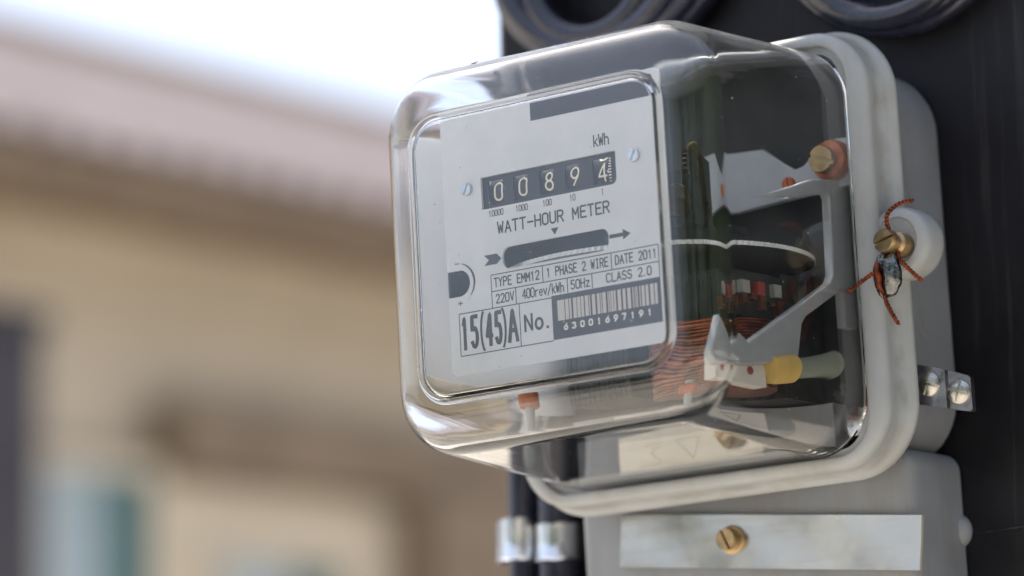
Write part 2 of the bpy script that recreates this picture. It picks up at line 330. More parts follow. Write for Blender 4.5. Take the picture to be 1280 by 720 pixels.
# embossed ring mark on the body's side
mb = MB(); P = [(118.6, 122.9 + 6.2 * math.cos(a), 16.1 + 6.2 * math.sin(a)) for a in [i * 2 * math.pi / 36 for i in range(37)]]
mb.tube(P, .55, 6); mb.tube([(118.6, 122.9, 12.5), (118.6, 122.9, 19.5)], .45, 6); mb.tube([(118.6, 119.6, 14.6), (118.6, 122.9, 12.6), (118.6, 126.2, 14.6)], .45, 6)
mb.build('embossed_mark', M['body'], base)
# inner floor of the tray
mb = MB(); loft(mb, [(94.6, 70, 70, 20), (95.9, 70, 70, 20)], CX, CZ); mb.build('back_panel', M['inside'], meter)

# flange: ring with two ridges
mb = MB(); prof = [(96.5, 66), (97.4, 80.2), (96.9, 81.6), (95.6, 82.3), (94.2, 82.2), (93.2, 81.2), (92.2, 79.4), (90.8, 78.2), (89.0, 77.6), (87.2, 77.6), (85.6, 78.0), (84.0, 78.3), (82.4, 78.0), (81.2, 77.0), (80.5, 75.4), (80.2, 73.6), (80.2, 72.2), (80.4, 71.0), (80.9, 70.3), (81.6, 70.0), (83.6, 70.0), (83.7, 66), (94.4, 66)]
V = []; F = []; K = None
for y, h in prof:
    P = rrect(CX, CZ, h + .2, 80.3 - (82.3 - h) * .6, max(6, 26 - (82.3 - h)), 14); K = len(P); V += [(p[0], y, p[1]) for p in P]
for i in range(len(prof)):
    a, c2 = i * K, ((i + 1) % len(prof)) * K
    for j in range(K): F.append((a + j, a + (j + 1) % K, c2 + (j + 1) % K, c2 + j))
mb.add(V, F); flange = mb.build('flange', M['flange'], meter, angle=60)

# seal boss: half-round lug on the flange's side
mb = MB(); mb.lathe([(11.6, 0), (12.3, -.7), (12.5, -2.5), (12.4, -9), (11.9, -11.6), (10.8, -12.8), (8.6, -13.2), (8.2, -12.6), (5.4, -12.6), (.02, -12.6)], (130.4, 96.6, 38.2), (0, 1, 0), 48)
boss = mb.build('seal_boss', M['flange'], meter, angle=50)
# brass sealing screw, slotted, drilled for the wire
def slotted_screw(name, c, ax, r, h, m, parent, slot=(0, 0, 1), neck=0.0):
    c = Vector(c); ax = Vector(ax).normalized(); mb = MB()
    sl = Vector(slot); sl = (sl - ax * sl.dot(ax)).normalized(); pr = ax.cross(sl)
    if neck: mb.lathe([(r * .97, 0), (r * 1.0, .3), (r * 1.0, neck * .55), (r * .78, neck * .66), (r * .78, neck)], c, ax, 28)
    c = c + ax * neck
    # two half-discs leave a real slot
    g_ = r * .13
    for s_ in (-1, 1):
        arc = []
        a0 = math.asin(g_ / r)
        for i in range(15):
            a = a0 + (math.pi - 2 * a0) * i / 14; arc.append((r * math.cos(a), s_ * r * math.sin(a)))
        V = []; k = len(arc)
        for rr_, hh_ in ((1, 0), (1, h * .8), (.94, h)): V += [c + sl * (x * rr_) + pr * (g_ * s_ + (y_ - g_ * s_) * rr_) + ax * hh_ for x, y_ in arc]
        F = [(q * k + j, q * k + (j + 1) % k, (q + 1) * k + (j + 1) % k, (q + 1) * k + j) for q in range(2) for j in range(k)]
        F += [tuple(range(k))[::-1], tuple(2 * k + j for j in range(k))]
        mb.add(V, F)
    mb.lathe([(r, -.2), (r, h * .38)], c, ax, 28)
    return mb.build(name, m, parent, angle=30)
slotted_screw('sealing_screw', (133.6, 84, 36.0), (-.10, -1, .06), 4.2, 3.2, M['brass'], boss, slot=(1, 0, .22), neck=9.5)

# clear cover -------------------------------------------------------
def cover_rings(off):
    """(y, half width, half height, corner radius, centre z); the floor of the cover slopes down towards the wall"""
    R = []; CF, HF = 41.4, 68.1
    for y in (83.2, 82, 78, 60, 40, 20, 8, 3.6):
        k = (y - 3.6) / 79.6; R.append((y, 68.6 + 1.1 * k - off, HF + (72.75 - HF) * k - off, 22 if not off else 18, CF + (CZ - CF) * k))
    ry = 14.4 - off * 1.0
    for i in range(1, 17):
        a = math.radians(90 * i / 16); e_ = .78 if off else 1.0          # the inside corner is tighter than the outside
        q = 1 - max(0.0, math.cos(a)) ** e_; sn = math.sin(a) ** e_
        zt = CF + HF - off - (17.8 - off * .15) * q; zb = CF - HF + off + (15.1 - off * .15) * q + 0.0
        R.append((3.6 - ry * sn, 68.6 - off - (14.6 - off * .15) * q, (zt - zb) / 2, (22 if not off else 18) - 8.5 * q * (1 if not off else .75), (zt + zb) / 2))
    y0, h0, v0, r0, c0 = R[-1]
    for dy, dh in ((-.02, .5), (-.10, .8), (-.35, 1.05), (-.9, 1.3), (-1.5, 1.5), (-1.85, 1.75), (-2.0, 2.1), (-2.03, 2.6), (-2.03, 6), (-2.03, 14)):
        R.append((y0 + dy, h0 - dh, v0 - dh, max(3, r0 - dh), c0))
    return R
mb = MB(); Ro = cover_rings(0); Ri = cover_rings(2.4)
V = []; F = []; K = None
def ringpts(r): return [(p[0], r[0], p[1]) for p in rrect(CX, r[4], r[1], r[2], r[3], 12)]
for r in Ro + Ri:
    P = ringpts(r); K = len(P); V += P
no = len(Ro); ni = len(Ri)
for base_i, cnt in ((0, no), (no, ni)):
    for i in range(base_i, base_i + cnt - 1):
        for j in range(K): F.append((i * K + j, i * K + (j + 1) % K, (i + 1) * K + (j + 1) % K, (i + 1) * K + j))
for j in range(K): F.append((j, (j + 1) % K, no * K + (j + 1) % K, no * K + j))       # back rim
F.append(tuple((no - 1) * K + j for j in range(K))); F.append(tuple((no + ni - 1) * K + j for j in range(K)))
mb.add(V, F)
cover = mb.build('clear_cover', M['glass'], meter, angle=50)
cover['label'] = 'clear moulded acrylic cover with rounded shoulders'
# two dark flecks stuck on the upper shoulder
for c_, r_, sq in (((15.0, 0.5, 109.3), 1.0, 1.6), ((29.9, -7.6, 101.6), .6, 1.2)):
    mb = MB(); mb.lathe([(r_ * math.sin(math.pi * i / 6), -.35 * math.cos(math.pi * i / 6)) for i in range(7)], (0, 0, 0), (0, -.5, .86), 10)
    mb.v = [(c_[0] + v[0] * sq + v[2] * .5, c_[1] + v[1], c_[2] + v[2] + v[0] * .25) for v in mb.v]; mb.build('dirt_fleck', M['black_plastic'], cover)
# dial plate --------------------------------------------------------
def rr2(x0, x1, z0, z1, r, n=5): return rrect((x0 + x1) / 2, (z0 + z1) / 2, (x1 - x0) / 2, (z1 - z0) / 2, r, n)
def arcp(c, r, a0, a1, n): return [(c[0] + r * math.cos(math.radians(a0 + (a1 - a0) * i / n)), c[1] + r * math.sin(math.radians(a0 + (a1 - a0) * i / n))) for i in range(n + 1)]
out = arcp((3, 3), 3, 270, 180, 6)[::-1]           # goes counter-clockwise
outline = arcp((89, 90.2), 3, 0, 90, 6) + arcp((3, 90.2), 3, 90, 180, 6) + [(0, 36.9)] + arcp((5.0, 32.25), 4.65, 90, -90, 14) + [(0, 27.6)] + arcp((3, 3), 3, 180, 270, 6) + arcp((89, 3), 3, 270, 360, 6)
cw = arcp((71, 58.4), 2, 270, 360, 4) + [(73.0, 67.8), (16.4, 67.8), (16.4, 56.4)]
dw = rr2(24, 68.4, 34.3, 42.0, 3)
plate = flat([outline, cw, dw], 0, 1.0, 'dial_plate', M['plate'], meter)
plate['label'] = 'white printed dial plate with counter and disc windows'
def word(txt, x0, x1, z0, z1, pen=.22, m='ink', y=-.05, adv=5.6):
    mb = MB(); mb.add(*text_geo(txt, x0, x1, z0, z1, y, pen, adv)); return mb.build('lettering', M[m], plate, smooth=False)
word('kWh', 64.2, 71.0, 70.2, 74.6, .26, adv=5.0)
word('WATT-HOUR METER', 22.4, 69.6, 46.8, 51.3, .33)
for s_, c_, ww in (('10000', 22.3, 6.4), ('1000', 33.2, 5.2), ('100', 44.0, 3.9), ('10', 54.6, 2.5), ('1', 67.0, 1.0)):
    word(s_, c_ - ww / 2, c_ + ww / 2, 53.3, 55.7, .16)
word('TYPE EMM12', 19.8, 39.2, 28.5, 32.0, .25)
word('1 PHASE 2 WIRE', 42.0, 67.8, 28.6, 32.1, .25)
word('DATE 2011', 70.4, 87.6, 28.6, 32.1, .25)
word('220V', 20.2, 28.2, 22.8, 26.3, .25)
word('400rev/kWh', 31.4, 49.2, 22.7, 26.4, .24, adv=5.2)
word('50Hz', 51.7, 59.9, 22.9, 26.4, .25)
word('CLASS 2.0', 66.4, 85.0, 23.1, 26.5, .25)
mb = MB()
for ch, xa, xb in (('1', 4.9, 7.9), ('5', 8.6, 12.5), ('4', 15.0, 18.6), ('5', 19.0, 22.6), ('A', 24.5, 29.4)): mb.add(*text_geo(ch, xa, xb, 8.4, 20.6, -.05, .78))
for xs_, c_ in ((-1, 15.3), (1, 21.9)): mb.tube([(c_ + xs_ * 1.9 * math.cos(math.radians(a)), -.05, 14.2 + 7.3 * math.sin(math.radians(a))) for a in range(-70, 71, 10)], .5, 6)
mb.v = [(x, -.05 + (y + .05) * .12, z) for x, y, z in mb.v]; mb.build('lettering', M['ink'], plate, smooth=False)
word('No.', 31.6, 43.0, 11.2, 17.6, .5, adv=6.2)
word('-', 3.4, 5.6, 38.2, 40.2, .2); word('+', 4.0, 6.2, 23.9, 26.5, .2)
# curved arrow by the notch
mb = MB(); mb.tube([(p[0], -.05, p[1]) for p in arcp((4.6, 32.2), 7.0, 75, -42, 18)], [.14 + .24 * math.sin(math.pi * i / 18) for i in range(19)], 6)
mb.add([(9.2, -.08, 26.4), (10.9, -.08, 28.4), (8.6, -.08, 25.5)], [(0, 1, 2)]); mb.build('curved_arrow', M['ink'], plate)
def ink_rect(name, x0, x1, z0, z1, m='ink', y=-.06):
    return MB().box(x0, x1, y, -.005, z0, z1).build(name, M[m], plate, smooth=False)
lw = .17
for x0, x1, z in ((18.7, 88.2, 33.1), (18.7, 88.2, 27.3), (4.3, 43.6, 21.5), (4.3, 43.6, 6.7)): ink_rect('ruled_line', x0, x1, z - lw, z + lw)
for x, z0, z1 in ((18.7, 21.7, 33.0), (88.2, 22.1, 33.0), (40.5, 27.4, 33.0), (69.0, 27.4, 33.0), (28.9, 21.7, 27.2), (50.5, 22.2, 27.2), (60.7, 22.2, 27.2), (4.3, 6.8, 21.4), (30.0, 6.8, 21.4)): ink_rect('ruled_line', x - lw, x + lw, z0, z1, y=-.055)
ink_rect('print_band', 38.9, 89.2, 84.0, 91.2, 'ink_band')
ink_rect('print_band', 43.6, 88.3, 6.9, 22.1, 'ink_band', y=-.03)
mb = MB(); x = 45.9; random.seed(3); first = True
while x < 86.6:
    ww = 2.9 if first else random.choice((.35, .45, .8, 1.1, 1.35)); first = False
    mb.box(x, min(x + ww, 86.9), -.09, -.035, 13.2, 20.2); x += ww + random.choice((.3, .35, .5, .75))
mb.build('barcode', M['bar_ink'], plate, smooth=False)
for i, ch in enumerate('63001697191'):
    xx = 49.0 + i * 3.42; hw_ = .95 if ch != '1' else .75
    word(ch, xx - hw_, xx + hw_, 9.6, 12.1, .3, 'white_ink', y=-.06)
mb = MB().add([(44.9, -.05, 45.3), (48.1, -.05, 45.3), (46.5, -.05, 42.9)], [(0, 1, 2)]); mb.build('pointer_mark', M['ink'], plate, smooth=False)
flat([[(16.2, 36.7), (21.6, 36.7), (23.6, 38.4), (21.6, 40.3), (16.2, 40.3), (18.2, 38.5)]], -.05, -.01, 'arrow', M['ink'], plate)
flat([[(68.7, 38.0), (74.3, 38.0), (74.3, 36.8), (77.4, 38.6), (74.3, 40.5), (74.3, 39.3), (68.7, 39.3)]], -.05, -.01, 'arrow', M['ink'], plate)
for x in (10.7, 80.9):
    sc = slotted_screw('screw', (x, -.1, 64.5), (0, -1, 0), 2.2, 1.3, M['steel'], plate, slot=(.5, 0, 1))

# counter -----------------------------------------------------------
reg = MB().box(14.5, 75, 12, 22, 54.5, 69.5).build('counter', M['black_plastic'], meter, smooth=False)
xs = (21.6, 32.1, 43.2, 54.0, 65.4)
holes = [[(x - 3.1, 57.9), (x + (3.1 if i < 4 else 4.6), 57.9), (x + (3.1 if i < 4 else 4.6), 66.4), (x - 3.1, 66.4)] for i, x in enumerate(xs)]
flat([[(15, 55), (74.5, 55), (74.5, 69), (15, 69)]] + holes, 1.6, 2.4, 'counter_mask', M['black_plastic'], reg)
for i, (x, ch) in enumerate(zip(xs, '00894')):
    mb = MB(); w_ = 4.6 if i < 4 else 6.2
    mb.lathe([(7.8, 0), (8.2, .3), (8.2, w_ * 2 - .6 - .3), (7.8, w_ * 2 - .6)], (x - w_ + .3 + (1 if i == 4 else 0), 11.2, 62.1), (1, 0, 0), 40)
    dz = -.7 if i == 4 else 0
    def wrap(VF):
        V, F = VF; q = []
        for vx, vy, vz in V:
            a = (vz - 62.1) / 8.2; q.append((vx, 11.2 - (8.26 + (.03 if vy < 2.9 else 0)) * math.cos(a), 62.1 + 8.26 * math.sin(a)))
        return q, F
    hw_ = 1.9
    mb.add(*wrap(text_geo(ch, x - hw_, x + hw_, 59.2 + dz, 66.0 + dz, 2.9, .36, 5.6, .5)), 1)
    if i == 4:
        mb.add(*wrap(text_geo('3', x - hw_, x + hw_, 66.0, 72.4, 2.9, .36, 5.6, .5)), 1)
        for k in range(9):
            z = 58.3 + k * 1.0; mb.add(*wrap(([(x + 2.5, 2.8, z), (x + 3.9, 2.8, z), (x + 3.9, 2.8, z + .45), (x + 2.5, 2.8, z + .45)], [(0, 1, 2, 3)])), 1)
        mb.add(*wrap(([(x + 2.1, 2.8, 58), (x + 2.6, 2.8, 58), (x + 2.6, 2.8, 62), (x + 2.6, 2.8, 67), (x + 2.1, 2.8, 67), (x + 2.1, 2.8, 62)], [(0, 1, 2, 5), (5, 2, 3, 4)])), 1)
    mb.build('digit_drum', None, reg, mats=[M['black_plastic'], M['cream']], angle=40)

# rotor disc with toothed rim ----------------------------------------
mb = MB(); V = []; F = []; NT = 150; dc = (48.0, 57.6); DZ = 36.5
for j in range(NT * 2):
    a = 2 * math.pi * j / (NT * 2); r = 55.0 if (j // 1) % 2 else 54.35
    for zz in (DZ - .75, DZ + .75): V.append((dc[0] + r * math.cos(a), dc[1] + r * math.sin(a), zz))
n2 = NT * 2
for j in range(n2): F.append((2 * j, 2 * ((j + 1) % n2), 2 * ((j + 1) % n2) + 1, 2 * j + 1))
F.append(tuple(2 * j for j in range(n2))[::-1]); F.append(tuple(2 * j + 1 for j in range(n2)))
mb.add(V, F); mb.m = [1] * n2 + [0, 0]
disc = mb.build('rotor_disc', None, meter, smooth=False, mats=[M['disc'], M['disc_rim']])
MB().lathe([(2, -30), (2, 30)], (dc[0], dc[1], DZ), (0, 0, 1), 16).build('spindle', M['steel'], disc)

# cast frame, straps, coils, core -------------------------------------
fr = flat([[(34, 51.2), (58.3, 58.4), (70, 62.2), (86, 64.2), (89.6, 62), (88.8, 45), (87.2, 28), (85, 25), (59, 12.4), (56, 9.5), (52, -3), (3, -9), (-1, -6), (7, 7.6), (21, -.4), (76.8, 26.6), (79.0, 29.6), (80.2, 56.6), (78.8, 58.2), (58.0, 54.4)]], 102.5, 106, 'side_frame', M['cast'], meter, 'YZ', bev=.6)
MB().box(101.5, 105, 87, 94.5, 12, 63).build('frame_foot', M['cast'], fr, smooth=False)
lfr = flat([[(3, 3), (60, 0), (92, 0), (92, 91), (40, 91), (6, 89), (3, 87)]], -15.5, -14.3, 'inner_sheet', M['milky'], meter, 'YZ', bev=.4)
for x, y0, y1, bx in ((-6, 9.8, 24, ((22, 46),)), (8, 20, 86, ((18, 35.3), (37.9, 64)))):  # dark sheets added so the notch and disc slot look into shade
    mb = MB()
    for za, zb_ in bx: mb.box(x - 1, x, y0, y1, za, zb_)
    mb.build('shade_screen', M['inside'], meter, smooth=False)
strap = flat([[(40, 82), (75.3, 80.6), (83.4, 74.2), (88.3, 70.9), (92, 71.6), (98.6, 76.8), (106, 79.2), (112, 78.6), (113.4, 76.6), (112.4, 62.0), (74.3, 60), (40, 58)]], 87, 90, 'mounting_strap', M['cast'], meter, bev=.4)
MB().lathe([(7.4, 0), (7.4, 2.2), (6.6, 4.2), (4, 4.4)], (104.6, 87, 71.2), (0, -1, .02), 32).build('washer', M['rust'], strap)
slotted_screw('screw', (104.0, 82.6, 71.0), (0, -1, 0), 4.9, 2.4, M['brass'], strap, slot=(1, 0, -.4), neck=1.6)
slotted_screw('screw', (86, 86.9, 66.0), (0, -1, 0), 2.4, 1.5, M['rust'], strap)
# windings: ridged copper coil
def coil(name, c, r, z0, z1, turns, m, squash=1.0):
    prof = []; p = (z1 - z0) / turns
    for i in range(turns):
        z = z0 + i * p; rr_ = r + random.uniform(-.35, .35)
        prof += [(rr_ - .55, z), (rr_ - .12, z + p * .2), (rr_, z + p * .5), (rr_ - .12, z + p * .8)]
    prof.append((r - .55, z1))
    mb = MB(); mb.lathe(prof, (0, 0, 0), (0, 0, 1), 40)
    mb.v = [(c[0] + x, c[1] + y * squash, c[2] + z) for x, y, z in mb.v]
    return mb.build(name, m, meter, angle=80)
coil('copper_coil', (78, 44, 0), 21, -11, 11, 20, M['copper'])
mb = MB()
for k in range(17): mb.box(60 + k * 2.2, 61.9 + k * 2.2, 26 + (k % 3) * .3, 62, 11.4, 27 + (k % 2) * .3)
mb.build('laminated_core', M['lam'], meter, smooth=False)
mb = MB()
for k in range(6): mb.box(96.5, 99.5, 24 + k * 5.6, 27.4 + k * 5.6, 13 + (k * 7 % 5), 17 + (k * 5 % 4))
mb.build('terminal_tags', M['rusty'], meter, smooth=False)
for y, z, r in ((20, 52, 5.5), (32, 66, 8), (42, 54, 6)):
    mb = MB(); V = []; F = []; NG = 28
    for sx_ in (80, 82):
        for j in range(NG * 2):
            a = math.pi * j / NG; q = r if j % 2 else r - .8; V.append((sx_, y + q * math.cos(a), z + q * math.sin(a)))
    for j in range(NG * 2): F.append((j, (j + 1) % (NG * 2), NG * 2 + (j + 1) % (NG * 2), NG * 2 + j))
    F += [tuple(range(NG * 2))[::-1], tuple(range(NG * 2, NG * 4))]; mb.add(V, F); mb.tube([(74, y, z), (84, y, z)], .9, 8)
    mb.build('gear_wheel', M['dbrass'], meter, smooth=False)

core = MB()
for k in range(14): core.box(62 + k * 2.2, 63.9 + k * 2.2, 66, 92, -12, 30 + (k % 2) * .25)
core.build('laminated_core', M['lam'], meter, smooth=False)
core = MB()
for k in range(12): core.box(22 + k * 2.2, 23.9 + k * 2.2, 38, 88, -6, 28 + (k % 2) * .25)
core.build('laminated_core', M['lam'], meter, smooth=False)
# magnet and gear train behind the plate
mb = MB(); mb.box(50, 84, 24, 60, 44, 47); mb.box(50, 54, 24, 60, 47, 72); mb.box(78, 82, 26, 52, 47, 70); mb.build('gear_frame', M['lam'], meter, smooth=False)
for x, z in ((70, 72), (14, 48)):
    MB().lathe([(2.4, 0), (2.4, 30)], (x, 1.2, z), (0, 1, 0), 16).build('plate_pillar', M['lam'], meter)
# small blocks by the disc
for x, y, z, a, m in ((97, 33, 21, 2.2, 'dull_pl'), (97, 53, 21.6, 2.4, 'dull_pl'), (98, 41, 21.0, 2.2, 'red')):
    MB().box(x - 2, x + 2, y - a, y + a, z - 2.2, z + 2.2).build('adjuster_block', M[m], meter, smooth=False)
# terminal leads
mb = MB(); mb.tube([(104, 36, -7.4), (104, 43, -6.6), (104, 50.4, -5.6)], [4.3, 4.6, 4.4], 24); lead = mb.build('yellow_sleeve', M['yellow'], meter)
mb = MB(); mb.tube([(104, 50.5, -5.6), (104, 58, -4.6), (104, 68, -3.0), (104, 76, -2.0), (104, 78, -1.8)], [2.9, 3.0, 3.3, 4.2, 4.6], 24); mb.build('clear_tube', M['tube'], lead)
tb = MB().box(98, 103.2, 6, 36, -13, -4).build('lead_block', M['white_pl'], meter, smooth=False)
for y, z in ((12, -9), (26, -8)): MB().lathe([(1.5, -.5), (1.5, .5), (.8, .9)], (103.2, y, z), (1, 0, 0), 16).build('red_screw', M['red'], tb)
# terminal block seen through the floor of the cover, with a marked white face
tblk = MB().box(-8, 100, 84, 94, -29, -13).build('terminal_block', M['body'], meter, smooth=False)
wf = MB().box(11, 72, 82.6, 83.9, -27.4, -15.6).build('marking_plate', M['white_pl'], tblk, smooth=False)
mb = MB()
for pts in (((22, -18), (30, -17.5), (25, -21), (30, -25), (20, -25.4)), ((36, -17.5), (43, -25), (46, -17.5), (36, -17.5)), ((52, -18), (58, -24.6), (61, -18), (52, -18))):
    mb.tube([(a, 82.4, c) for a, c in pts], .5, 6)
mb.build('raised_mark', M['film_edge'], tblk)
for x in (16, 80): 
    MB().lathe([(3.4, 0), (3.6, .6), (3.6, 3), (2.8, 3.6)], (x, 22, -8.5 if x < 50 else -13), (0, 0, 1), 24).build('adjusting_screw', M['rust'], meter)
    MB().lathe([(1.7, 0), (1.7, 14)], (x, 22, -22), (0, 0, 1), 16).build('adjusting_stem', M['cast'], meter)
screw = MB(); screw.lathe([(6.2, 0), (6.2, 1.2), (5.4, 2.4), (3, 3), (.02, 3.1)], (106.5, 90, -21), (0, -1, 0), 30); screw.build('base_screw', M['steel'], meter)

# terminal cover --------------------------------------------------------
mb = MB(); R = [(142.6, 71.2, 55, 7), (139, 71.3, 55, 7), (115, 71.3, 55, 7), (111.5, 70.9, 54.6, 6.6), (109.4, 69.8, 53.5, 5.5), (108.4, 68.2, 51.9, 4), (108, 66, 49.7, 2.5)]
loft(mb, R, 45.2, -29 - 55.2, n=6); tcv = mb.build('terminal_cover', M['body'], meter)
# loose silvery strip held by one screw
ang = math.atan2(-14.2, 125.6); cc = Vector((56.6, 106.2, -56.8)); ux = Vector((math.cos(ang), 0, math.sin(ang))); uz = Vector((-math.sin(ang), 0, math.cos(ang)))
V = []; F = []; NX, NZ = 26, 5
for sgn, yy in ((0, 105.6), (1, 107.0)):
    for i in range(NX):
        for j in range(NZ):
            x = (i / (NX - 1) - .5) * 126.3; z = (j / (NZ - 1) - .5) * 19.2
            wv = .22 * math.sin(x * .11 + z * .2) + .16 * math.sin(x * .31 - z * .4 + 1)
            p = cc + ux * x + uz * z; V.append((p.x, yy + wv * .6, p.z))
def gi(s_, i, j): return s_ * NX * NZ + i * NZ + j
FM = []
for i in range(NX - 1):
    for j in range(NZ - 1):
        F.append((gi(0, i, j), gi(0, i + 1, j), gi(0, i + 1, j + 1), gi(0, i, j + 1))); FM.append(0)
        F.append((gi(1, i, j), gi(1, i, j + 1), gi(1, i + 1, j + 1), gi(1, i + 1, j))); FM.append(0)
for i in range(NX - 1):
    for j in (0, NZ - 1): F.append((gi(0, i, j), gi(0, i + 1, j), gi(1, i + 1, j), gi(1, i, j))); FM.append(1)
for j in range(NZ - 1):
    for i in (0, NX - 1): F.append((gi(0, i, j), gi(0, i, j + 1), gi(1, i, j + 1), gi(1, i, j))); FM.append(1)
stp = finish('silvery_strip', V, F, None, tcv, True, MM, 40, [M['film'], M['film_edge']], FM)
slotted_screw('screw', (42.6, 105.4, -54.6), (.0, -1, 0), 4.0, 2.2, M['brass'], tcv, slot=(-.45, 0, 1), neck=3.2)
MB().lathe([(5.2, 0), (5.2, .8), (4.6, 1.1)], (42.6, 105.5, -54.6), (0, -1, 0), 30).build('washer', M['brass'], tcv)

# metal lug on the body's side with two screws ------------------------------
lug = MB(); pr = [(118, 104.6, -1.6, -15.6), (121.5, 104.4, -1.8, -15.8), (124.5, 104.5, -2.2, -16.2), (131.5, 105.4, -4.2, -18.0), (133.2, 106.4, -5.0, -18.4), (135.0, 105.6, -5.4, -19.0), (142.4, 106.0, -8.2, -20.8), (143.2, 106.3, -9.2, -20.2)]
V = []; F = []
for x, y, zt, zb in pr: V += [(x, y, zt), (x, y, zb), (x, y + 2.4, zb), (x, y + 2.4, zt)]
for i in range(len(pr) - 1):
    for j in range(4): F.append((i * 4 + j, i * 4 + (j + 1) % 4, i * 4 + 4 + (j + 1) % 4, i * 4 + 4 + j))
F += [(0, 1, 2, 3), tuple((len(pr) - 1) * 4 + j for j in range(4))]
lug.add(V, F); lg = lug.build('metal_lug', M['lug'], meter, angle=25)
def cross_screw(c, ax, r, m, parent):
    c = Vector(c); ax = Vector(ax).normalized(); u = Vector((.35, 0, 1)); u = (u - ax * u.dot(ax)).normalized(); q = ax.cross(u); mb = MB()
    mb.lathe([(r, 0), (r, r * .15), (r * .8, r * .2), (.02, r * .2)], c, ax, 28)
    g_ = r * .1; hgt = lambda d: r * (.18 + .42 * math.sqrt(max(0, 1 - (d / r) ** 2 * .92)))
    for sa, sb in ((1, 1), (-1, 1), (-1, -1), (1, -1)):
        NA, NR = 8, 5; V = []; F = []
        for i in range(NR + 1):
            for j in range(NA + 1):
                a = math.pi / 2 * j / NA; rho = (r - g_ * 1.4) * i / NR
                x, y = g_ + rho * math.cos(a), g_ + rho * math.sin(a)
                x, y = max(x, g_), max(y, g_)
                for low in (0, 1): V.append(c + u * (x * sa) + q * (y * sb) + ax * (r * .12 if low else hgt(math.hypot(x, y))))
        I = lambda i, j, w_: (i * (NA + 1) + j) * 2 + w_
        for i in range(NR):
            for j in range(NA): F.append((I(i, j, 0), I(i + 1, j, 0), I(i + 1, j + 1, 0), I(i, j + 1, 0)))
            for j in (0, NA): F.append((I(i, j, 0), I(i + 1, j, 0), I(i + 1, j, 1), I(i, j, 1)))
        for j in range(NA): F.append((I(NR, j, 0), I(NR, j + 1, 0), I(NR, j + 1, 1), I(NR, j, 1)))
        mb.add(V, F)
    return mb.build('screw', m, parent, angle=35)
cross_screw((127.6, 104.7, -9.4), (.15, -1, -.05), 4.3, M['zinc'], lg)
cross_screw((139.0, 105.5, -13.6), (.25, -1, -.05), 4.1, M['zinc'], lg)

# domed fixing screw in the post beside the terminal cover, with its loose wire end
mb = MB(); mb.lathe([(6.4, 0), (6.4, 1.4), (5.8, 3), (4.2, 4.4), (2, 5.1), (.02, 5.3)], (115.4 - 2.4, 143.2, -57.1), (0, -1, 0), 32)
fs = mb.build('fixing_screw', M['body'], None); fs.rotation_euler = (0, TILT, 0)
mb = MB(); mb.tube([(117, 142.6, -58), (124, 142.9, -58.6), (140, 142.9, -58.2), (165, 142.9, -58.9), (200, 142.9, -60)], .16, 6); mb.build('wire_end', M['rubber'], fs)
tag(fs, 'grey domed fixing screw in the post beside the terminal cover', 'screw')

# ================================================================== lead seal with twisted wires
seal = empty('lead_seal', (0, 0, 0), (0, TILT, 0))
tag(seal, 'crimped lead seal on twisted copper wire hanging from the brass screw', 'seal')
mb = MB(); V = []; F = []; N1, N2 = 22, 28
for i in range(N1 + 1):
    th = math.pi * i / N1
    for j in range(N2):
        ph = 2 * math.pi * j / N2
        ex = 1.0
        x = 5.4 * math.sin(th) ** .75 * math.cos(ph) if th > 0 else 0; y = 3.6 * math.sin(th) ** .8 * math.sin(ph); z = 7.9 * math.cos(th)
        nn = noise.noise(Vector((x * .33, y * .33, z * .33 + 5))) * 1.2 + noise.noise(Vector((x * .9, y * .9, z * .9))) * .45
        # crimp: groove down the middle of the front
        gz = math.exp(-((x + 1.0 - z * .05) / .9) ** 2) * (1.1 if y < 0 else 0)
        k = 1 + nn * .1
        V.append((131.0 + x * k, 75.2 + y * k + gz, 25.4 + z * k * .98))
for i in range(N1):
    for j in range(N2): F.append((i * N2 + j, i * N2 + (j + 1) % N2, (i + 1) * N2 + (j + 1) % N2, (i + 1) * N2 + j))
mb.add(V, F); sb = mb.build('seal_body', M['lead'], seal, angle=60)
sb['label'] = 'crimped silvery lead blob'
mb = MB(); mb.tube([(129.2, 71.9, 29.5), (128.7, 71.6, 27), (129.6, 71.6, 24), (129.3, 72.2, 21), (130.6, 72.6, 18.4)], [.7, 1.1, 1.2, 1.0, .8], 8); mb.build('wire_in_crimp', M['seal_wire'], seal)
def catmull(P, n=14):
    P = [Vector(p) for p in P]; P = [P[0] * 2 - P[1]] + P + [P[-1] * 2 - P[-2]]; out = []
    for i in range(1, len(P) - 2):
        for k in range(n):
            t = k / n; a, b_, c, d = P[i - 1], P[i], P[i + 1], P[i + 2]
            out.append(.5 * ((2 * b_) + (c - a) * t + (2 * a - 5 * b_ + 4 * c - d) * t * t + (3 * b_ - a - 3 * c + d) * t ** 3))
    out.append(P[-2]); return out
def resample(P, step):
    out = [P[0]]; acc = 0
    for a, b_ in zip(P[:-1], P[1:]):
        L = (b_ - a).length
        while acc + L >= step:
            t = (step - acc) / L; a = a + (b_ - a) * t; out.append(a); L = (b_ - a).length; acc = 0
        acc += L
    out.append(P[-1]); return out
def twisted(name, pts, m, parent, rh=.42, rw=.45, pitch=2.8):
    P = resample(catmull(pts), .22); mb = MB()
    for ph in (0, math.pi):
        Q = []; u = None; s_ = 0
        for i, p in enumerate(P):
            d = (P[min(i + 1, len(P) - 1)] - P[max(i - 1, 0)]).normalized()
            if u is None: u = d.orthogonal().normalized()
            u = (u - d * u.dot(d)).normalized(); q = d.cross(u); a = 2 * math.pi * i * .22 / pitch + ph
            Q.append(p + (u * math.cos(a) + q * math.sin(a)) * rh)
        mb.tube(Q, rw, 7)
    return mb.build(name, m, parent, angle=80)
